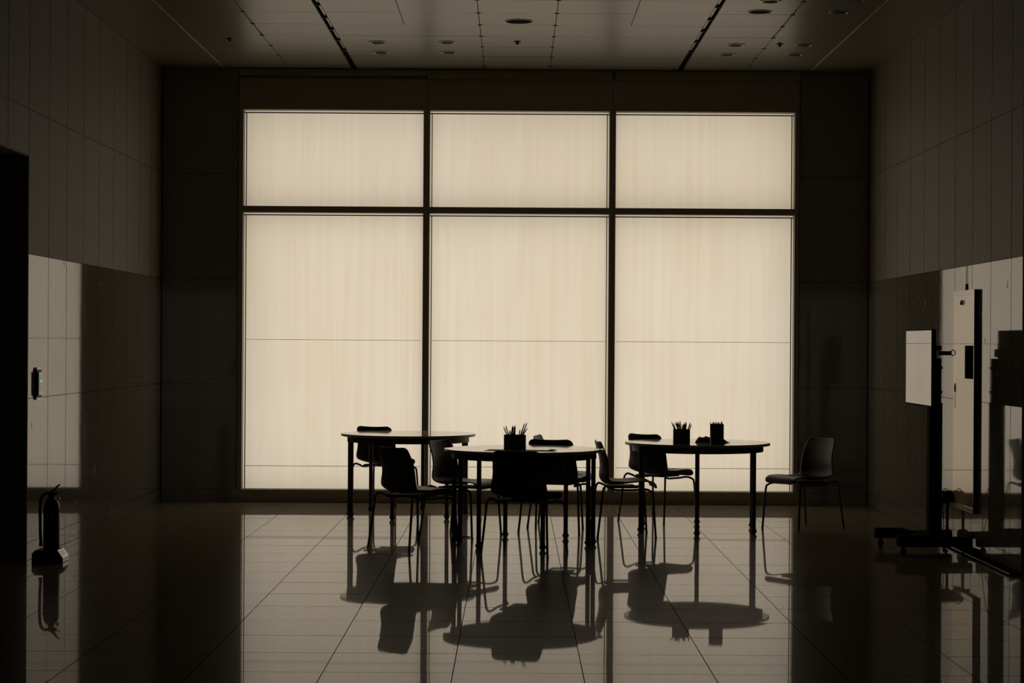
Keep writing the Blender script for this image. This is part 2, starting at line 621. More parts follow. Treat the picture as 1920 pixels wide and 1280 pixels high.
rc = random.Random(5)
for r in range(len(cys) + 1):
    y1 = cys[r - 1] if r > 0 else YW
    y0 = cys[r] if r < len(cys) else YB
    if y1 < YB + 0.05:
        break
    y0 = max(y0, YB)
    cols = [XL - 3.3] + [x for x in cxs if XL - 3.2 < x < XR + 3.2] + [XR + 3.3]
    cols = [c for c in cols if c < XL - 0.001] + [XL] + [c for c in cols if XL < c < XR] + [XR] + [c for c in cols if c > XR + 0.001]
    if y0 > 16.9:   # wide boards over the seating area: skip the joint in the middle of each
        cols = [c for c in cols if not (0.6 < abs(c - 0.008) < 1.2)]
    for i in range(len(cols) - 1):
        a, b = cols[i], cols[i + 1]
        ga = gb = 0.0025
        for nm, c in (('a', a), ('b', b)):
            d = abs(abs(c - 0.008) - 1.545)
            if d < 0.05:
                w = 0.027
            elif abs(abs(c - 0.008) - 2.781) < 0.05 or (abs(abs(c - 0.008) - 2.163) < 0.05 and y0 < 17.2):
                w = 0.008
            else:
                w = 0.0028
            if nm == 'a':
                ga = w
            else:
                gb = w
        gy = 0.0035
        z = ZC + rc.uniform(-0.0004, 0.0004)
        x0, x1, q0, q1 = a + ga, b - gb, y0 + gy, y1 - gy
        hit = [h for h in holes if x0 < h[0] - h[2] and h[0] + h[2] < x1 and q0 < h[1] - h[2] and h[1] + h[2] < q1]
        tx, ty = rc.gauss(0, 0.0008), rc.gauss(0, 0.0008)
        if hit:
            panel_with_hole(ce, x0, x1, q0, q1, z, *hit[0], CEIL)
            vs = [(x0, q0, z), (x1, q0, z), (x1, q1, z), (x0, q1, z)]
        else:
            mx_, my_ = (x0 + x1) / 2, (q0 + q1) / 2
            vs = [(x, y, z + (x - mx_) * tx + (y - my_) * ty) for x, y in ((x0, q0), (x1, q0), (x1, q1), (x0, q1))]
            ce.add(vs, [(0, 1, 2, 3)], CEIL)
        up = [(v[0], v[1], ZC + 0.02) for v in vs]
        ce.add(vs + up, [(0, 1, 5, 4), (2, 3, 7, 6)], CEIL)
        ce.add(vs + up, [(1, 2, 6, 5)], ALU if gb == 0.008 else CEIL)
        ce.add(vs + up, [(3, 0, 4, 7)], ALU if ga == 0.008 else CEIL)
for cxk in (-2.163, -0.309, 0.309, 2.163):      # small dark clips where the joints cross
    for k in range(0, 7):
        if abs(cxk) < 2 or k > 0:
            ce.lathe([(0, -0.004), (0.018, -0.004), (0.022, 0.002), (0, 0.002)], 12, BEAD, (0.008 + cxk, 19.43 - 0.62 * k, ZC))
ce.box((XL - 3.4, YB - 0.1, ZC + 0.16), (XR + 3.4, YW + 0.4, ZC + 0.3), DARK)
struct(ce.build('ceiling', recalc=False))

# linear ceiling slots with a perforated track inside
for sx, nm, lab in ((0.008 - 1.545, 'l', 'long dark track slot in the ceiling above the table nearest the fire extinguisher side'),
                    (0.008 + 1.545, 'r', 'long dark track slot in the ceiling above the table with two pencil boxes')):
    root = thing('ceiling_track', lab, 'track', (sx, 10.0, ZC + 0.02), 0, 'track slots in the ceiling')
    a = MB()
    a.box((-0.030, -12, 0.03), (0.030, 9.74, 0.06), DARK)
    a.build('channel', None, root)
    a = MB()
    a.box((-0.008, -12, 0.004), (0.008, 8.6, 0.012), TRIMR)
    a.build('rail', None, root)
    for k in range(0, 8):
        b = MB()
        b.box((-0.018, 8.53 - 0.62 * k, -0.012), (0.018, 8.56 - 0.62 * k, 0.003))
        b.build('bracket', BEAD, root)

# lamps in the ceiling
BIG = [(0.019, 16.744, 0.112, 'big round recessed ceiling lamp above the centre table'),
       (1.898, 16.188, 0.092, 'big round recessed ceiling lamp beside the right track slot')]
for x, y, r, lab in BIG:
    root = thing('recessed_downlight', lab, 'ceiling light', (x, y, ZC), 0, 'big recessed ceiling lamps')
    a = MB()
    a.lathe([(r, -0.001), (r * 0.97, 0.02), (r * 0.94, 0.12), (0, 0.12)], 36)
    a.build('lamp_housing', TRIMR, root, smooth=True)
    a = MB()
    a.lathe([(r + 0.006, 0.0), (r + 0.005, -0.004), (r - 0.004, -0.004), (r - 0.006, 0.02), (r - 0.002, 0.02), (r + 0.006, 0.0)], 36)
    a.build('trim_ring', TRIMR, root, smooth=True)
    a = MB()
    a.lathe([(0, 0.024), (r * 0.945, 0.024), (r * 0.945, 0.034), (0, 0.034)], 36)
    a.build('lens', RECESS, root, smooth=True)
RINGS = [(-1.202, 17.951, 'nearer ring lamp beside the left ceiling track slot'),
         (-0.601, 17.926, 'nearer ring lamp left of the ceiling sprinkler over the centre'),
         (-1.21, 18.576, 'ring lamp by the window beside the left ceiling track slot'),
         (-0.602, 18.55, 'ring lamp by the window left of the middle ceiling boards'),
         (1.898, 17.98, 'nearer ring lamp between the right track slot and the sprinkler'),
         (1.885, 18.578, 'ring lamp by the window beside the right ceiling track slot'),
         (2.486, 17.955, 'nearer ring lamp in the dark right part of the ceiling'),
         (2.488, 18.551, 'ring lamp by the window in the dark right part of the ceiling'),
         (2.519, 16.19, 'ring lamp near the top edge right of a big recessed lamp'),
         (1.919, 15.683, 'ring lamp cut by the top edge above a big recessed lamp'),
         (2.545, 15.563, 'ring lamp just touching the top edge in the dark right ceiling')]
ring0 = None
for x, y, lab in RINGS:
    if ring0 is None:
        root = thing('ring_downlight', lab, 'ceiling light', (x, y, ZC), 0, 'ring lamps in the ceiling')
        ring0 = root
        a = MB()
        a.lathe([(0.084, 0.0), (0.081, -0.006), (0.066, -0.007), (0.060, 0.0)], 32)
        a.build('trim_ring', TRIMR, root, smooth=True)
        a = MB()
        a.lathe([(0.050, 0.0), (0.046, -0.010), (0.038, -0.013), (0, -0.013)], 32)
        a.build('lens', RECESS, root, smooth=True)
    else:
        dup(ring0, (x, y, ZC), 0, lab)
SPR = [(0.007, 17.869, 'sprinkler head in the middle ceiling boards'),
       (2.271, 17.9, 'sprinkler head among the ring lamps on the right'),
       (-2.457, 17.783, 'sprinkler head in the dark left part of the ceiling')]
sp0 = None
for x, y, lab in SPR:
    if sp0 is None:
        sp0 = thing('sprinkler', lab, 'sprinkler', (x, y, ZC + 0.001), 0, 'ceiling sprinklers')
        a = MB()
        a.lathe([(0, 0.16), (0.012, 0.16), (0.014, 0.0), (0.034, 0.0), (0.030, -0.007), (0.014, -0.010), (0, -0.010)], 20)
        a.build('escutcheon', STEEL, sp0, smooth=True)
        a = MB()
        a.lathe([(0.012, -0.008), (0.014, -0.020), (0.008, -0.024), (0.014, -0.026), (0.012, -0.028), (0, -0.028)], 16)
        a.build('nozzle', STEEL, sp0, smooth=True)
    else:
        dup(sp0, (x, y, ZC + 0.001), 0, lab)


# ------------------------------------------------------------------ tables
def half_outline(r, n=28, inset=0.0):
    """half disc, straight edge on y=0 (slightly rounded corners), bulging to -y"""
    pts = []
    rr = r - inset
    for k in range(n + 1):
        a = PI + PI * k / n
        pts.append((rr * math.cos(a), min(-inset, rr * math.sin(a)) if inset else rr * math.sin(a)))
    return pts


TR = 0.592


def make_half(label, loc, rz, legs=((-0.515, -0.040), (0.515, -0.040), (-0.24, -0.480), (0.24, -0.480))):
    root = thing('half_round_table', label, 'table', loc, rz, 'half round tables pushed together in pairs')
    a = MB()
    a.prism(half_outline(TR), 'z', 0.700, 0.722)
    top = a.build('tabletop', LAMI, root, bevel=0.003)
    # edge band
    a = MB()
    o_, i_ = half_outline(TR + 0.0015), half_outline(TR - 0.004)
    n = len(o_)
    vs = [(p[0], p[1], 0.702) for p in o_] + [(p[0], p[1], 0.720) for p in o_]
    a.add(vs, [(k, k + 1, n + k + 1, n + k) for k in range(n - 1)])
    a.build('edge_band', EDGE, top, smooth=True, recalc=False)
    a = MB()
    o_, i_ = half_outline(TR - 0.055, inset=0.0), half_outline(TR - 0.075, inset=0.0)
    o_ = [(x, y - 0.045) if abs(y) < 1e-6 else (x, min(y, -0.045)) for x, y in o_]
    i_ = [(x, min(y, -0.065)) for x, y in i_]
    n = len(o_)
    vs = [(p[0], p[1], z) for z in (0.650, 0.700) for p in o_] + [(p[0], p[1], z) for z in (0.650, 0.700) for p in i_]
    fs = []
    for k in range(n):
        k2 = (k + 1) % n
        fs += [(k, k2, n + k2, n + k), (2 * n + k2, 2 * n + k, 3 * n + k, 3 * n + k2), (k2, k, 2 * n + k, 2 * n + k2)]
    a.add(vs, fs)
    a.build('apron', STEEL, root)
    for lx, ly in legs:
        a = MB()
        a.lathe([(0, 0.030), (0.0175, 0.030), (0.0175, 0.699), (0, 0.699)], 16, c=(lx, ly, 0))
        lg = a.build('leg', STEEL, root, smooth=True)
        a = MB()
        a.lathe([(0, 0.001), (0.017, 0.001), (0.019, 0.012), (0.026, 0.016), (0.026, 0.028), (0.019, 0.036), (0.019, 0.050), (0, 0.050)], 16, c=(lx, ly, 0))
        a.build('foot_cap', RUBBER, lg, smooth=True)
    return root


TABLES = {'A': (-0.935, 18.34, 15), 'B': (0.075, 15.79, -9.8), 'C': (1.505, 17.03, -5)}
TL = {('A', 0): 'half round table of the pair at the far left, half nearer the camera',
      ('A', 1): 'half round table of the pair at the far left, half nearer the window',
      ('B', 0): 'front half round table of the centre pair, carrying the wide pencil box',
      ('B', 1): 'rear half round table of the centre pair, beyond the wide pencil box',
      ('C', 0): 'half round table under the two pencil boxes, half nearer the camera',
      ('C', 1): 'half round table behind the two pencil boxes, half nearer the window'}
h0 = None
for k, (x, y, deg) in TABLES.items():
    for s in (0, 1):
        rz = math.radians(deg + 180 * s)
        # local -y is the bulge: half 0 bulges toward the camera side of its axis
        off = Vector((0.0, -0.003, 0)) if s == 0 else Vector((0.0, -0.003, 0))
        sl = 0.0
        if k == 'B':
            sl = -0.014 if s == 0 else -0.014
        d = Matrix.Rotation(rz, 3, 'Z') @ (off + Vector((sl, 0, 0)))
        loc = (x + d.x, y + d.y, 0)
        if h0 is None:
            h0 = make_half(TL[(k, s)], loc, rz)
        elif k == 'C':
            make_half(TL[(k, s)], loc, rz, ((-0.455, -0.285), (0.455, -0.285), (0.0, -0.535)))
        else:
            dup(h0, loc, rz, TL[(k, s)])


# ------------------------------------------------------------------ chairs
def make_chair(label, loc, rz):
    root = thing('shell_chair', label, 'chair', loc, rz, 'black shell chairs around the tables')
    prof = smooth_path([(-0.222, 0, 0.752), (-0.207, 0, 0.700), (-0.188, 0, 0.630), (-0.180, 0, 0.560), (-0.184, 0, 0.500),
                        (-0.180, 0, 0.455), (-0.150, 0, 0.422), (-0.095, 0, 0.414), (-0.02, 0, 0.418), (0.06, 0, 0.428),
                        (0.14, 0, 0.438), (0.195, 0, 0.436), (0.228, 0, 0.418), (0.243, 0, 0.385)], 4)
    n = len(prof)
    L = [0.0]
    for i in range(1, n):
        L.append(L[-1] + (prof[i] - prof[i - 1]).length)

    def interp(t, tab):
        for (a, va), (b, vb) in zip(tab, tab[1:]):
            if t <= b:
                u = (t - a) / (b - a)
                u = u * u * (3 - 2 * u)
                return va + (vb - va) * u
        return tab[-1][1]
    tot = L[-1]
    wt = [(0, 0.184), (0.20, 0.200), (0.38, 0.218), (0.52, 0.208), (0.75, 0.210), (1.0, 0.200)]
    ct = [(0, 0.020), (0.2, 0.034), (0.40, 0.040), (0.52, 0.030), (0.70, 0.016), (0.9, 0.004), (1.0, 0.0)]
    NV = 14
    vs, fs = [], []
    for i, p in enumerate(prof):
        t = L[i] / tot
        w = interp(t, wt)
        e = L[i]
        rad = 0.040
        if e < rad:
            w -= rad - math.sqrt(max(0, rad * rad - (rad - e) ** 2))
        e2 = tot - L[i]
        if e2 < rad:
            w -= rad - math.sqrt(max(0, rad * rad - (rad - e2) ** 2))
        tg = (prof[min(i + 1, n - 1)] - prof[max(i - 1, 0)]).normalized()
        nrm = Vector((-tg.z, 0, tg.x))          # toward sitter
        c = interp(t, ct)
        for j in range(NV + 1):
            v = -1 + 2 * j / NV
            q = p + nrm * (c * abs(v) ** 2.2)
            vs.append((q.x, v * w, q.z))
    for i in range(n - 1):
        for j in range(NV):
            a = i * (NV + 1) + j
            fs.append((a, a + 1, a + NV + 2, a + NV + 1))
    mb = MB()
    mb.add(vs, fs)
    sh = mb.build('seat_shell', PLASTIC, root, smooth=True)
    for pl in sh.data.polygons:
        pl.use_smooth = True
    so = sh.modifiers.new('thick', 'SOLIDIFY')
    so.thickness = 0.011
    so.offset = 0
    ss = sh.modifiers.new('round', 'SUBSURF')
    ss.levels = 1
    ss.render_levels = 1
    # mounting plate under the seat
    mb = MB()
    mb.box((-0.13, -0.15, 0.385), (0.10, 0.15, 0.400))
    mb.build('seat_mount', STEEL, root, bevel=0.005)
    R = 0.0088
    for s in (-1, 1):
        rear = smooth_path([(-0.235, 0.252 * s, 0.010), (-0.214, 0.240 * s, 0.18), (-0.194, 0.229 * s, 0.345), (-0.187, 0.223 * s, 0.385),
                            (-0.170, 0.210 * s, 0.405), (-0.135, 0.190 * s, 0.395), (-0.10, 0.175 * s, 0.378), (-0.06, 0.170 * s, 0.374)], 5)
        mb = MB()
        mb.tube(rear, R, 10)
        lg = mb.build('leg', STEEL, root, smooth=True)
        mb = MB()
        mb.lathe([(0, 0.0005), (0.010, 0.0005), (0.0105, 0.018), (0, 0.018)], 10, c=(-0.235, 0.252 * s, 0))
        mb.build('foot_cap', GLIDE, lg, smooth=True)
        front = smooth_path([(0.225, 0.243 * s, 0.010), (0.214, 0.236 * s, 0.18), (0.203, 0.228 * s, 0.335), (0.190, 0.215 * s, 0.365),
                             (0.155, 0.190 * s, 0.380), (0.11, 0.174 * s, 0.377), (0.06, 0.170 * s, 0.374)], 5)
        mb = MB()
        mb.tube(front, R, 10)
        lg = mb.build('leg', STEEL, root, smooth=True)
        mb = MB()
        mb.lathe([(0, 0.0005), (0.010, 0.0005), (0.0105, 0.018), (0, 0.018)], 10, c=(0.225, 0.243 * s, 0))
        mb.build('foot_cap', GLIDE, lg, smooth=True)
        mb = MB()
        mb.tube([(-0.062, 0.170 * s, 0.374), (0.062, 0.170 * s, 0.374)], R * 0.98, 10)
        mb.build('side_rail', STEEL, root, smooth=True)
    return root


CHAIRS = [
    (-1.2, 19.21, 64, 'black shell chair between the far left table and the window'),
    (-0.738, 15.39, 40, 'black shell chair in front of the far left table, its back toward the camera'),
    (-0.41, 16.32, -27, 'black shell chair behind the left end of the centre table, facing the camera side'),
    (0.085, 15.0, 70, 'black shell chair in front of the centre table, seen straight from behind'),
    (0.35, 16.83, 73, 'black shell chair behind the centre table, its back to the table'),
    (0.395, 17.36, -11, 'black shell chair hidden behind another chair, only its top corner and legs showing'),
    (0.87, 16.49, 5, 'black shell chair seen in profile between the centre and the right table'),
    (1.25, 17.92, 47, 'black shell chair behind the left end of the table with two pencil boxes'),
    (2.385, 17.14, 210, 'black shell chair alone against the dark wall, right of all tables'),
]
c0 = None
for x, y, a, lab in CHAIRS:
    if c0 is None:
        c0 = make_chair(lab, (x, y, 0), math.radians(a))
    else:
        dup(c0, (x, y, 0), math.radians(a), lab)

# ------------------------------------------------------------------ things on the tables
ZT = 0.7222


def pencil_box(x, y, rz, wx, wy, h, m, label):
    root = thing('pencil_box', label, 'pencil holder', (x, y, ZT), rz)
    a = MB()
    tk = 0.003
    a.box((-wx / 2, -wy / 2, 0), (wx / 2, wy / 2, 0.003))
    a.box((-wx / 2, -wy / 2, 0.003), (wx / 2, -wy / 2 + tk, h))
    a.box((-wx / 2, wy / 2 - tk, 0.003), (wx / 2, wy / 2, h))
    a.box((-wx / 2, -wy / 2 + tk, 0.003), (-wx / 2 + tk, wy / 2 - tk, h))
    a.box((wx / 2 - tk, -wy / 2 + tk, 0.003), (wx / 2, wy / 2 - tk, h))
    a.build('box', m, root)
    return root


PCOL = [mat('pencil_' + n, c, 0.45) for n, c in (('graphite', (0.03, 0.03, 0.03)), ('navy', (0.02, 0.03, 0.09)), ('green', (0.02, 0.08, 0.03)),
        ('maroon', (0.12, 0.02, 0.02)), ('ochre', (0.35, 0.22, 0.06)), ('violet', (0.06, 0.03, 0.09)))]
PORANGE = mat('pencil_orange', (0.85, 0.28, 0.06), 0.45)
WOODTIP = mat('pencil_wood', (0.55, 0.38, 0.22), 0.6)


def pencil(base, tip, m, label, group, r=0.0041):
    b, t = Vector(base), Vector(tip)
    d = (t - b).normalized()
    a = MB()
    a.tube([b, t - d * 0.018], r, 6, m)
    a.tube([t - d * 0.018, t - d * 0.004], [r * 0.95, 0.0012], 6, WOODTIP)
    a.tube([t - d * 0.004, t], [0.0012, 0.0003], 5, PCOL[0])
    o = a.build('pencil', None)
    tag(o, label, 'pencil', group)
    return o


# centre box : pencils leaning (x at rim, lean, height above the table)
bx, by = 0.006, 15.62
pencil_box(bx, by, 0.03, 0.164, 0.090, 0.112, CARD, 'wide brown pencil box on the centre table')
LB = 'dark pencil standing in the wide box on the centre table'
spec = [(-0.060, -0.087, .176), (-0.050, -0.070, .186), (-0.045, -0.040, .152), (-0.034, -0.032, .150), (-0.026, -0.018, .186),
        (-0.020, -0.010, .182), (-0.012, 0.001, .186), (-0.005, 0.004, .184), (0.002, -0.008, .170), (0.0, 0.002, .176),
        (0.031, 0.040, .160), (0.046, 0.073, .206), (0.055, 0.092, .208), (0.060, 0.096, .166), (0.042, 0.060, .164), (0.058, 0.078, .172)]
for i, (xr, xt, h) in enumerate(spec):
    yy = random.uniform(-0.030, 0.030)
    sl = (xt - xr) / (h - 0.112)
    xb = max(-0.072, min(0.072, xr - sl * 0.10))
    ms = (0.72 + 0.003)
    xt2 = xb + (xr - xb) * ((h - 0.006) / 0.106)
    pencil((bx + xb, by + yy * 0.8, ZT + 0.006), (bx + xt, by + yy, ZT + h), PCOL[i % 6 if i != 1 else 4], LB, 'pencils in the wide box')
# flat paper under the box, pencil on it
a = MB()
a.prism([(-0.26, -0.115), (0.255, -0.125), (0.25, 0.10), (-0.24, 0.11)], 'z', 0, 0.0012)
o = a.build('paper_sheet', PAPER)
o.location = (0.045, 15.50, ZT - 0.0002)
o.rotation_euler = (0, 0, math.radians(-6))
tag(o, 'flat dark paper sheet under the edge of the wide pencil box', 'paper')
o = pencil((0.262, 15.52, ZT + 0.0045), (0.325, 15.50, ZT + 0.006), PCOL[0], 'dark pencil lying at the right end of the paper on the centre table', None, 0.004)

# two boxes on the right table
bx, by = 1.352, 16.75
pencil_box(bx, by, -0.05, 0.134, 0.085, 0.115, CARD2, 'square pencil box with splayed pencils on the right table')
LC = 'dark pencil splayed out of the square box on the right table'
spec = [(-0.056, -0.083, .176), (-0.046, -0.066, .168), (-0.030, -0.052, .176), (-0.020, -0.046, .174), (-0.024, -0.030, .182), (-0.014, -0.030, .174),
        (-0.006, -0.012, .186), (-0.012, -0.016, .182), (0.004, -0.002, .158), (0.010, 0.010, .164), (0.020, 0.020, .168), (0.026, 0.022, .164),
        (0.030, 0.026, .178), (0.034, 0.038, .178), (0.02, 0.016, .160)]
for i, (xr, xt, h) in enumerate(spec):
    yy = random.uniform(-0.030, 0.030)
    xb = max(-0.060, min(0.060, xr - (xt - xr) * 1.6))
    pencil((bx + xb, by + yy * 0.8, ZT + 0.006), (bx + xt, by + yy, ZT + h), PCOL[(i * 5) % 6], LC, 'pencils in the square box')
pencil((bx + 0.02, by - 0.005, ZT + 0.006), (bx + 0.070, by - 0.022, ZT + .174), PORANGE, 'orange pencil leaning at the right rim of the square box', None, 0.0052)
pencil((bx + 0.03, by + 0.018, ZT + 0.006), (bx + 0.082, by + 0.012, ZT + .160), PCOL[0], 'dark pencil beside the orange one in the square box', None)
bx, by = 1.632, 16.70
pencil_box(bx, by, 0.02, 0.102, 0.080, 0.160, CARD2, 'tall pencil box packed with pencils on the right table')
LD = 'dark pencil in the tall box, only its tip above the rim'
for i in range(18):
    u = -0.045 + 0.090 * i / 17
    h = random.choice([.172, .178, .182, .176, .186])
    if i == 0:
        xt = u - 0.012
    else:
        xt = u + random.uniform(-0.003, 0.003)
    yy = random.uniform(-0.030, 0.030)
    pencil((bx + u * 0.92, by + yy, ZT + 0.006), (bx + xt, by + yy, ZT + h), PCOL[(i * 7) % 6], LD, 'pencils in the tall box')
# crumpled pouch
a = MB()
nu, nv = 22, 9
vs, fs = [], []
rp = random.Random(12)
jit = [[rp.uniform(-1, 1) for _ in range(nv)] for _ in range(nu)]
hs = [0.004, 0.020, 0.040, 0.047, 0.044, 0.040, 0.045, 0.052, 0.049, 0.041, 0.040, 0.041, 0.041, 0.041, 0.041, 0.040, 0.039, 0.036, 0.030, 0.022, 0.012, 0.004]
for i in range(nu):
    u = i / (nu - 1)
    x = -0.12 + 0.27 * u
    wid = 0.065 * min(1, 0.12 + u * 5, 0.12 + (1 - u) * 4)
    for j in range(nv):
        an = PI * j / (nv - 1)
        vs.append((x + jit[i][j] * 0.002, -wid * math.cos(an), max(0.0005, hs[i] * math.sin(an) ** 0.7 + jit[i][j] * 0.002 * math.sin(an))))
for i in range(nu - 1):
    for j in range(nv - 1):
        k = i * nv + j
        fs.append((k, k + nv, k + nv + 1, k + 1))
    fs.append((i * nv, i * nv + nv - 1, (i + 1) * nv + nv - 1, (i + 1) * nv))
fs.append(tuple(range(nv)))
fs.append(tuple((nu - 1) * nv + j for j in range(nv))[::-1])
a.add(vs, fs)
o = a.build('cloth_pouch', CLOTH, smooth=True)
o.location = (1.60, 16.97, ZT)
o.rotation_euler = (0, 0, 0.03)
tag(o, 'crumpled dark cloth pouch lying between the two boxes on the right table', 'pouch')
pencil((1.69, 16.93, ZT + 0.0045), (1.765, 16.92, ZT + 0.0045), PCOL[0], 'dark pencil lying to the right of the tall pencil box', None, 0.004)
# crayon on the floor
a = MB()
a.tube([(-0.060, 0, 0.006), (0.030, 0, 0.006)], 0.0055, 8)
a.tube([(0.030, 0, 0.006), (0.042, 0, 0.006)], [0.0055, 0.002], 8)
o = a.build('crayon', TEAL)
o.location = (-0.375, 16.24, 0.0005)
o.rotation_euler = (0, 0, math.radians(-8))
tag(o, 'teal crayon lying on the floor by a leg of the centre table', 'crayon')

# ------------------------------------------------------------------ display on a wheeled stand
D = thing('display_stand', 'black wheeled stand holding a bright glossy screen by the right wall', 'display', (3.08, 15.44, 0), 0)
yc = -0.06
a = MB()
a.box((-0.085, yc - 0.490, 1.078), (-0.055, yc + 0.490, 1.642))
body = a.build('screen_housing', TVBODY, D, bevel=0.004)
a = MB()
a.box((-0.0872, yc - 0.478, 1.092), (-0.0845, yc + 0.482, 1.634))
a.build('screen', SCREEN, body)
a = MB()
a.prism([(-0.055, 1.62), (-0.035, 1.57), (-0.030, 1.12), (-0.055, 1.09)], 'y', yc - 0.30, yc + 0.30)
a.build('rear_bulge', TVBODY, body, bevel=0.004)
a = MB()
a.box((-0.032, -0.30, 1.20), (0.002, 0.30, 1.26))
a.box((-0.032, -0.30, 1.44), (0.002, 0.30, 1.50))
a.box((-0.032, -0.22, 1.16), (-0.004, -0.17, 1.54))
a.box((-0.032, 0.17, 1.16), (-0.004, 0.22, 1.54))
a.build('wall_bracket', TVBODY, D, bevel=0.003)
a = MB()
a.box((0.000, -0.055, 0.115), (0.038, 0.055, 1.40))
a.box((0.046, -0.055, 0.115), (0.096, 0.055, 1.10))
a.box((0.036, -0.035, 0.115), (0.048, 0.035, 1.10))
a.box((0.030, -0.045, 1.10), (0.088, 0.045, 1.43))
a.build('column', TVBODY, D, bevel=0.004)
for z in (1.18, 1.36):
    a = MB()
    a.tube([(0.086, 0, z), (0.104, 0, z)], 0.010, 10)
    a.build('clamp_knob', TVBODY, D, smooth=True)
a = MB()
a.box((0.0, -0.42, 1.455), (0.085, -0.36, 1.485))
ringp = [(0.100 + 0.017 * math.cos(t), -0.39, 1.473 + 0.020 * math.sin(t)) for t in [2 * PI * k / 16 for k in range(17)]]
a.tube(ringp, 0.0035, 6, cap=False)
a.box((-0.03, -0.42, 1.49), (0.012, -0.36, 1.525))
a.build('cable_hook', TVBODY, D)
base = MB()
base.box((-0.02, -0.30, 0.062), (0.11, 0.33, 0.112))
base.box((-0.10, -0.10, 0.112), (0.16, 0.10, 0.122))
base.build('base_plate', TVBODY, D, bevel=0.006)
for yy, xa, xb in ((-0.31, -0.285, 0.262), (0.36, -0.33, 0.255)):
    a = MB()
    if yy > 0:
        a.prism([(xa, 0.060), (xb, 0.060), (xb, 0.105), (-0.05, 0.115), (-0.12, 0.135), (xa + 0.01, 0.135), (xa, 0.125)], 'y', yy - 0.04, yy + 0.04)
    else:
        a.prism([(xa, 0.068), (xa + 0.02, 0.058), (xb, 0.060), (xb, 0.128), (0.0, 0.132), (-0.09, 0.142), (xa + 0.02, 0.142), (xa, 0.13)], 'y', yy - 0.04, yy + 0.04)
    a.build('base_leg', TVBODY, D, bevel=0.005)
    for xx in (xa + 0.045, xb - 0.045):
        a = MB()
        a.tube([(xx, yy - 0.012, 0.024), (xx, yy + 0.012, 0.024)], 0.0238, 18)
        a.tube([(xx + 0.004, yy, 0.046), (xx + 0.008, yy, 0.062)], 0.009, 10)
        a.box((xx - 0.016, yy - 0.016, 0.030), (xx + 0.012, yy - 0.012, 0.050))
        a.box((xx - 0.016, yy + 0.012, 0.030), (xx + 0.012, yy + 0.016, 0.050))
        a.box((xx - 0.016, yy - 0.016, 0.046), (xx + 0.012, yy + 0.016, 0.052))
        a.build('caster', RUBBER, D, smooth=True)
for pth in ([(0.09, 0.05, 0.48), (0.115, 0.05, 0.40), (0.128, 0.06, 0.28), (0.135, 0.07, 0.18), (0.13, 0.08, 0.122)],
            [(0.09, 0.05, 0.27), (0.108, 0.06, 0.22), (0.12, 0.07, 0.16), (0.128, 0.08, 0.122)]):
    a = MB()
    a.tube(smooth_path(pth, 5), 0.003, 6)
    a.build('cable', TVBODY, D, smooth=True)

# small post lamp standing on the base of the display stand
P = thing('post_spotlight', 'small dark round headed fixture on a thin post behind the screen column', 'spotlight', (3.300, 15.79, 0.1076), 0)
a = MB()
a.lathe([(0, 0), (0.040, 0), (0.040, 0.010), (0.030, 0.018), (0.012, 0.022), (0, 0.022)], 20)
a.build('foot', RUBBER, P, smooth=True)
a = MB()
a.lathe([(0, 0.018), (0.0115, 0.018), (0.0115, 0.235), (0, 0.235)], 14)
a.build('post', STEEL, P, smooth=True)
a = MB()
a.tube([(-0.050, 0, 0.268), (-0.046, 0, 0.268), (0.034, 0, 0.272), (0.036, 0, 0.272)], [0.028, 0.044, 0.046, 0.030], 20)
a.tube([(0.0, 0, 0.215), (0.0, 0, 0.240)], 0.018, 12)
a.tube([(-0.055, 0, 0.225), (0.02, 0, 0.232)], 0.010, 10)
hd = a.build('lamp_head', RUBBER, P, smooth=True)
a = MB()
a.tube([(-0.012 + 0.020 * math.cos(t), 0, 0.308 + 0.020 * math.sin(t)) for t in [PI * k / 10 for k in range(11)]], 0.0035, 6)
a.build('carry_loop', RUBBER, hd, smooth=True)

# ------------------------------------------------------------------ sign board on the right wall
SG = thing('sign_board', 'tall cream sign board hung on the polished right wall behind the screen', 'sign', (XR - 0.001, 15.42, 0), 0)
t_ = 0.022
yb0, yb1, zb0, zb1 = -0.375, 0.355, 0.305, 1.935
a = MB()
a.box((-t_, yb0, zb0), (-0.002, yb1, zb1))
a.build('panel', BOARD, SG)
a = MB()
a.box((-t_ - 0.005, yb0, zb1 - 0.040), (0, yb1, zb1))
a.build('top_rail', BOARDW, SG)
a = MB()
a.box((-t_ - 0.005, yb0, zb0), (0, yb1, zb0 + 0.036))
a.build('bottom_rail', BOARDW, SG)
a = MB()
a.box((-t_ - 0.004, yb0, zb0 + 0.036), (-0.0, yb0 + 0.024, zb1 - 0.040))
a.build('side_rail', BOARDW, SG)
a = MB()
a.box((-t_ - 0.006, yb0 - 0.003, zb0), (-0.001, yb0 - 0.0002, zb1))
a.build('shaded_edge', INK, SG)  # black strip painted for the unlit side facing the camera
a = MB()
a.box((-t_ - 0.0012, yb0 + 0.03, 1.280), (-t_ + 0.001, yb1, 1.527))
a.build('print_block', BOARDHI, SG)
a = MB()
a.box((-t_ - 0.0025, -0.335, 1.282), (-t_, -0.055, 1.526))
a.build('black_square', INK, SG)
a = MB()   # arrow mark : block with a nib, grey square, second small arrow
x_ = -t_ - 0.001
y0 = 0.150
def yz(pts, mt):
    a.prism([(p[0], p[1]) for p in pts], 'x', x_, x_ + 0.0015, mt)
zc = 1.846
yz([(0.078, zc - 0.018), (0.078, zc + 0.018), (0.112, zc + 0.018), (0.112, zc + 0.006), (0.136, zc), (0.136, zc - 0.006), (0.112, zc - 0.012), (0.112, zc - 0.018)], INK)
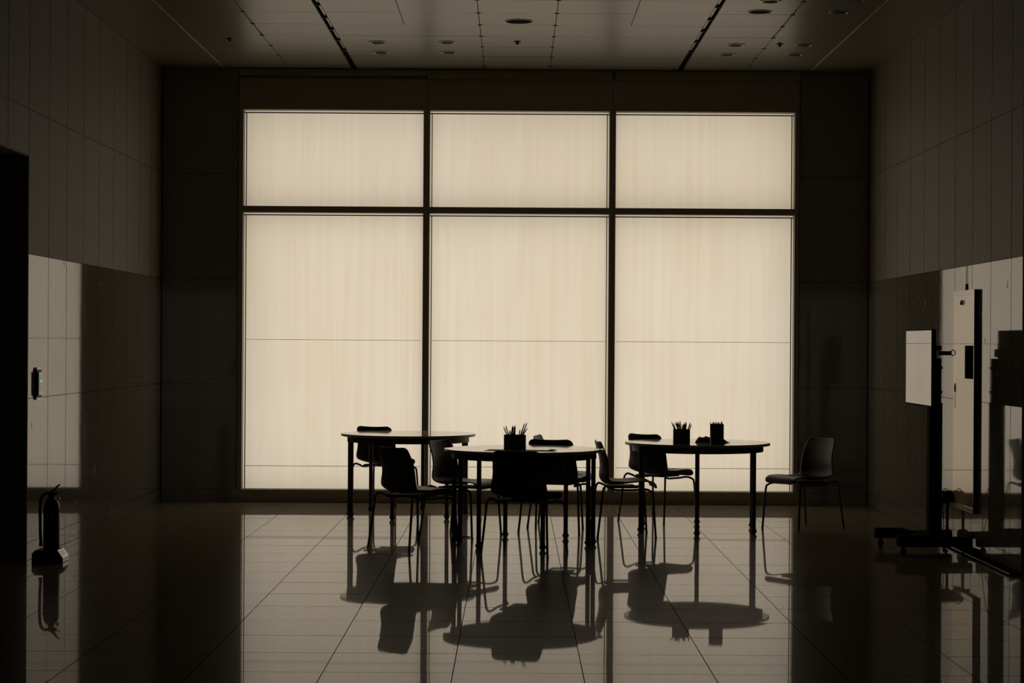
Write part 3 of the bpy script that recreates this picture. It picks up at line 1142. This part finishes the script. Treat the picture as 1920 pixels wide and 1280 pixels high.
yz([(0.010, zc - 0.018), (0.010, zc + 0.018), (0.072, zc + 0.018), (0.072, zc - 0.018)], GREYINK)
yz([(-0.030, zc - 0.018), (-0.030, zc + 0.018), (-0.018, zc + 0.018), (-0.018, zc + 0.006), (0.004, zc), (-0.018, zc - 0.006), (-0.018, zc - 0.018)], INK)
a.build('arrow_mark', None, SG)
a = MB()
pts = [(0.290 + 0.034 * math.cos(t), 1.205 + 0.036 * math.sin(t)) for t in [2 * PI * k / 24 for k in range(24)]]
a.prism(pts, 'x', x_, x_ + 0.0015, GREYINK)
a.build('round_mark', None, SG)
a = MB()
zz = 1.160
rr = random.Random(4)
while zz > 1.05:
    hgt = rr.uniform(0.004, 0.011)
    a.box((x_, 0.282, zz - hgt), (x_ + 0.0015, 0.298, zz), INK)
    zz -= hgt + 0.0025
a.build('text_line', None, SG)
a = MB()
a.tube([(-0.004, 0.005, zb1), (-0.004, 0.005, zb1 + 0.035)], 0.008, 8, CHROME)
a.tube([(-0.004, 0.005, zb1 + 0.035), (-0.004, 0.005, zb1 + 0.050)], 0.006, 8, INK)
a.tube([(-0.004, 0.005, zb1 + 0.045), (-0.004, 0.005, 2.12)], 0.0022, 6, INK)
a.build('hanger', None, SG)

# steel strip along the foot of the right wall
t = MB()
t.box((XR - 0.075, YR, 0.0), (XR - 0.001, 16.9, 0.022), INK)
t.box((XR - 0.078, YR, 0.012), (XR - 0.075, 16.9, 0.019), CHROME)
struct(t.build('baseboard_right', recalc=True))

# ------------------------------------------------------------------ access box on the left wall
A = thing('access_panel', 'small access control box with a green light on the left wall', 'control panel', (XL, 14.618, 1.218), 0)
a = MB()
a.box((0.001, -0.068, -0.098), (0.016, 0.072, 0.098))
a.build('back_box', RUBBER, A, bevel=0.002)
a = MB()
a.box((0.001, -0.058, 0.0985), (0.014, 0.062, 0.114))
a.box((0.001, -0.058, -0.114), (0.012, 0.062, -0.0985))
a.build('lit_rim', DEVFACE, A)  # light caught by the rim, put in as pale strips
a = MB()
a.box((0.016, -0.058, -0.080), (0.027, 0.072, 0.080))
fc = a.build('face_plate', DEVFACE, A, bevel=0.001)
a = MB()
a.box((0.016, -0.0605, -0.082), (0.0268, -0.0583, 0.082))
a.build('near_side', RUBBER, A)
a = MB()
a.box((0.0265, -0.030, -0.052), (0.0278, 0.050, 0.058))
a.build('reader_window', DEVDARK, fc)
a = MB()
a.lathe([(0, 0), (0.008, 0), (0.008, 0.003), (0, 0.004)], 12, M=Matrix.Translation((0.0275, 0.000, 0.018)) @ Matrix.Rotation(PI / 2, 4, 'Y'))
a.build('status_light', LED, fc)

# ------------------------------------------------------------------ fire extinguisher on its plinth
FX, FY = -3.180, 14.30
B = thing('extinguisher_stand', 'dark low plinth with a slanted pale label under the fire extinguisher', 'stand', (FX - 0.01, FY, 0), 0)
a = MB()
a.prism([(-0.108, 0.0), (0.105, 0.0), (0.105, 0.030), (0.066, 0.086), (-0.085, 0.086), (-0.108, 0.060)], 'y', -0.10, 0.10)
a.build('plinth', RUBBER, B, bevel=0.002)
a = MB()
M = Matrix.Translation((0.0865, 0, 0.0588)) @ Matrix.Rotation(-math.atan2(0.056, 0.039) + PI, 4, 'Y')
a.box((-0.033, -0.095, -0.0016), (0.033, 0.095, -0.0004), WHITEL, Matrix.Translation((0.0862, 0, 0.0588)) @ Matrix.Rotation(math.atan2(0.056, 0.039), 4, 'Y') @ Matrix.Translation((0, 0, 0.0018)))
a.box((0.1052, -0.095, 0.003), (0.1062, 0.095, 0.029), WHITEL)
lb = a.build('label_plate', None, B)
a = MB()
for k in range(4):
    a.box((-0.020 + 0.010 * k, -0.06, 0.0015), (-0.017 + 0.010 * k, 0.05 - 0.02 * (k % 2), 0.0019), GREYINK,
          Matrix.Translation((0.0862, 0, 0.0588)) @ Matrix.Rotation(math.atan2(0.056, 0.039), 4, 'Y'))
a.build('label_text', None, lb)

E = thing('fire_extinguisher', 'dark fire extinguisher with a side hose standing by the left wall', 'fire extinguisher', (FX - 0.005, FY, 0.0868), 0)
a = MB()
a.lathe([(0, 0.0), (0.050, 0.0), (0.056, 0.008), (0.056, 0.285), (0.053, 0.310), (0.042, 0.335), (0.024, 0.350), (0.018, 0.356), (0, 0.356)], 32)
a.build('cylinder', EXT, E, smooth=True)
a = MB()
a.lathe([(0, 0.350), (0.020, 0.350), (0.022, 0.365), (0.018, 0.385), (0.012, 0.400), (0, 0.402)], 18)
a.tube([(0.0, 0, 0.378), (0.040, 0, 0.376)], 0.008, 10)
a.build('valve_body', BLACKP, E, smooth=True)
a = MB()
a.prism([(-0.012, 0.395), (0.012, 0.408), (0.040, 0.440), (0.058, 0.448), (0.062, 0.441), (0.046, 0.430), (0.022, 0.398), (0.0, 0.385)], 'y', -0.010, 0.010)
a.build('lever', BLACKP, E, bevel=0.002)
a = MB()
a.prism([(0.0, 0.385), (0.030, 0.394), (0.062, 0.398), (0.062, 0.391), (0.030, 0.384), (0.0, 0.375)], 'y', -0.010, 0.010)
a.build('carry_handle', BLACKP, E, bevel=0.002)
a = MB()
a.lathe([(0, 0), (0.012, 0), (0.012, 0.008), (0, 0.010)], 16, M=Matrix.Translation((0.050, -0.012, 0.345)) @ Matrix.Rotation(PI / 2, 4, 'X'))
a.build('pressure_gauge', BRASS, E, smooth=True)
a = MB()
a.tube(smooth_path([(-0.010, -0.01, 0.380), (-0.040, -0.02, 0.382), (-0.064, -0.03, 0.350), (-0.072, -0.03, 0.280), (-0.071, -0.03, 0.200),
                    (-0.070, -0.03, 0.120), (-0.066, -0.03, 0.05), (-0.066, -0.03, 0.030)], 6), 0.0105, 10)
hs_ = a.build('hose', BLACKP, E, smooth=True)
a = MB()
a.tube([(-0.066, -0.03, 0.060), (-0.066, -0.03, 0.020)], [0.011, 0.014], 12)
a.build('nozzle', BLACKP, hs_, smooth=True)
a = MB()
a.lathe([(0.0565, 0.262), (0.0580, 0.264), (0.0580, 0.282), (0.0565, 0.284)], 32)
a.build('band', BLACKP, E, smooth=True)
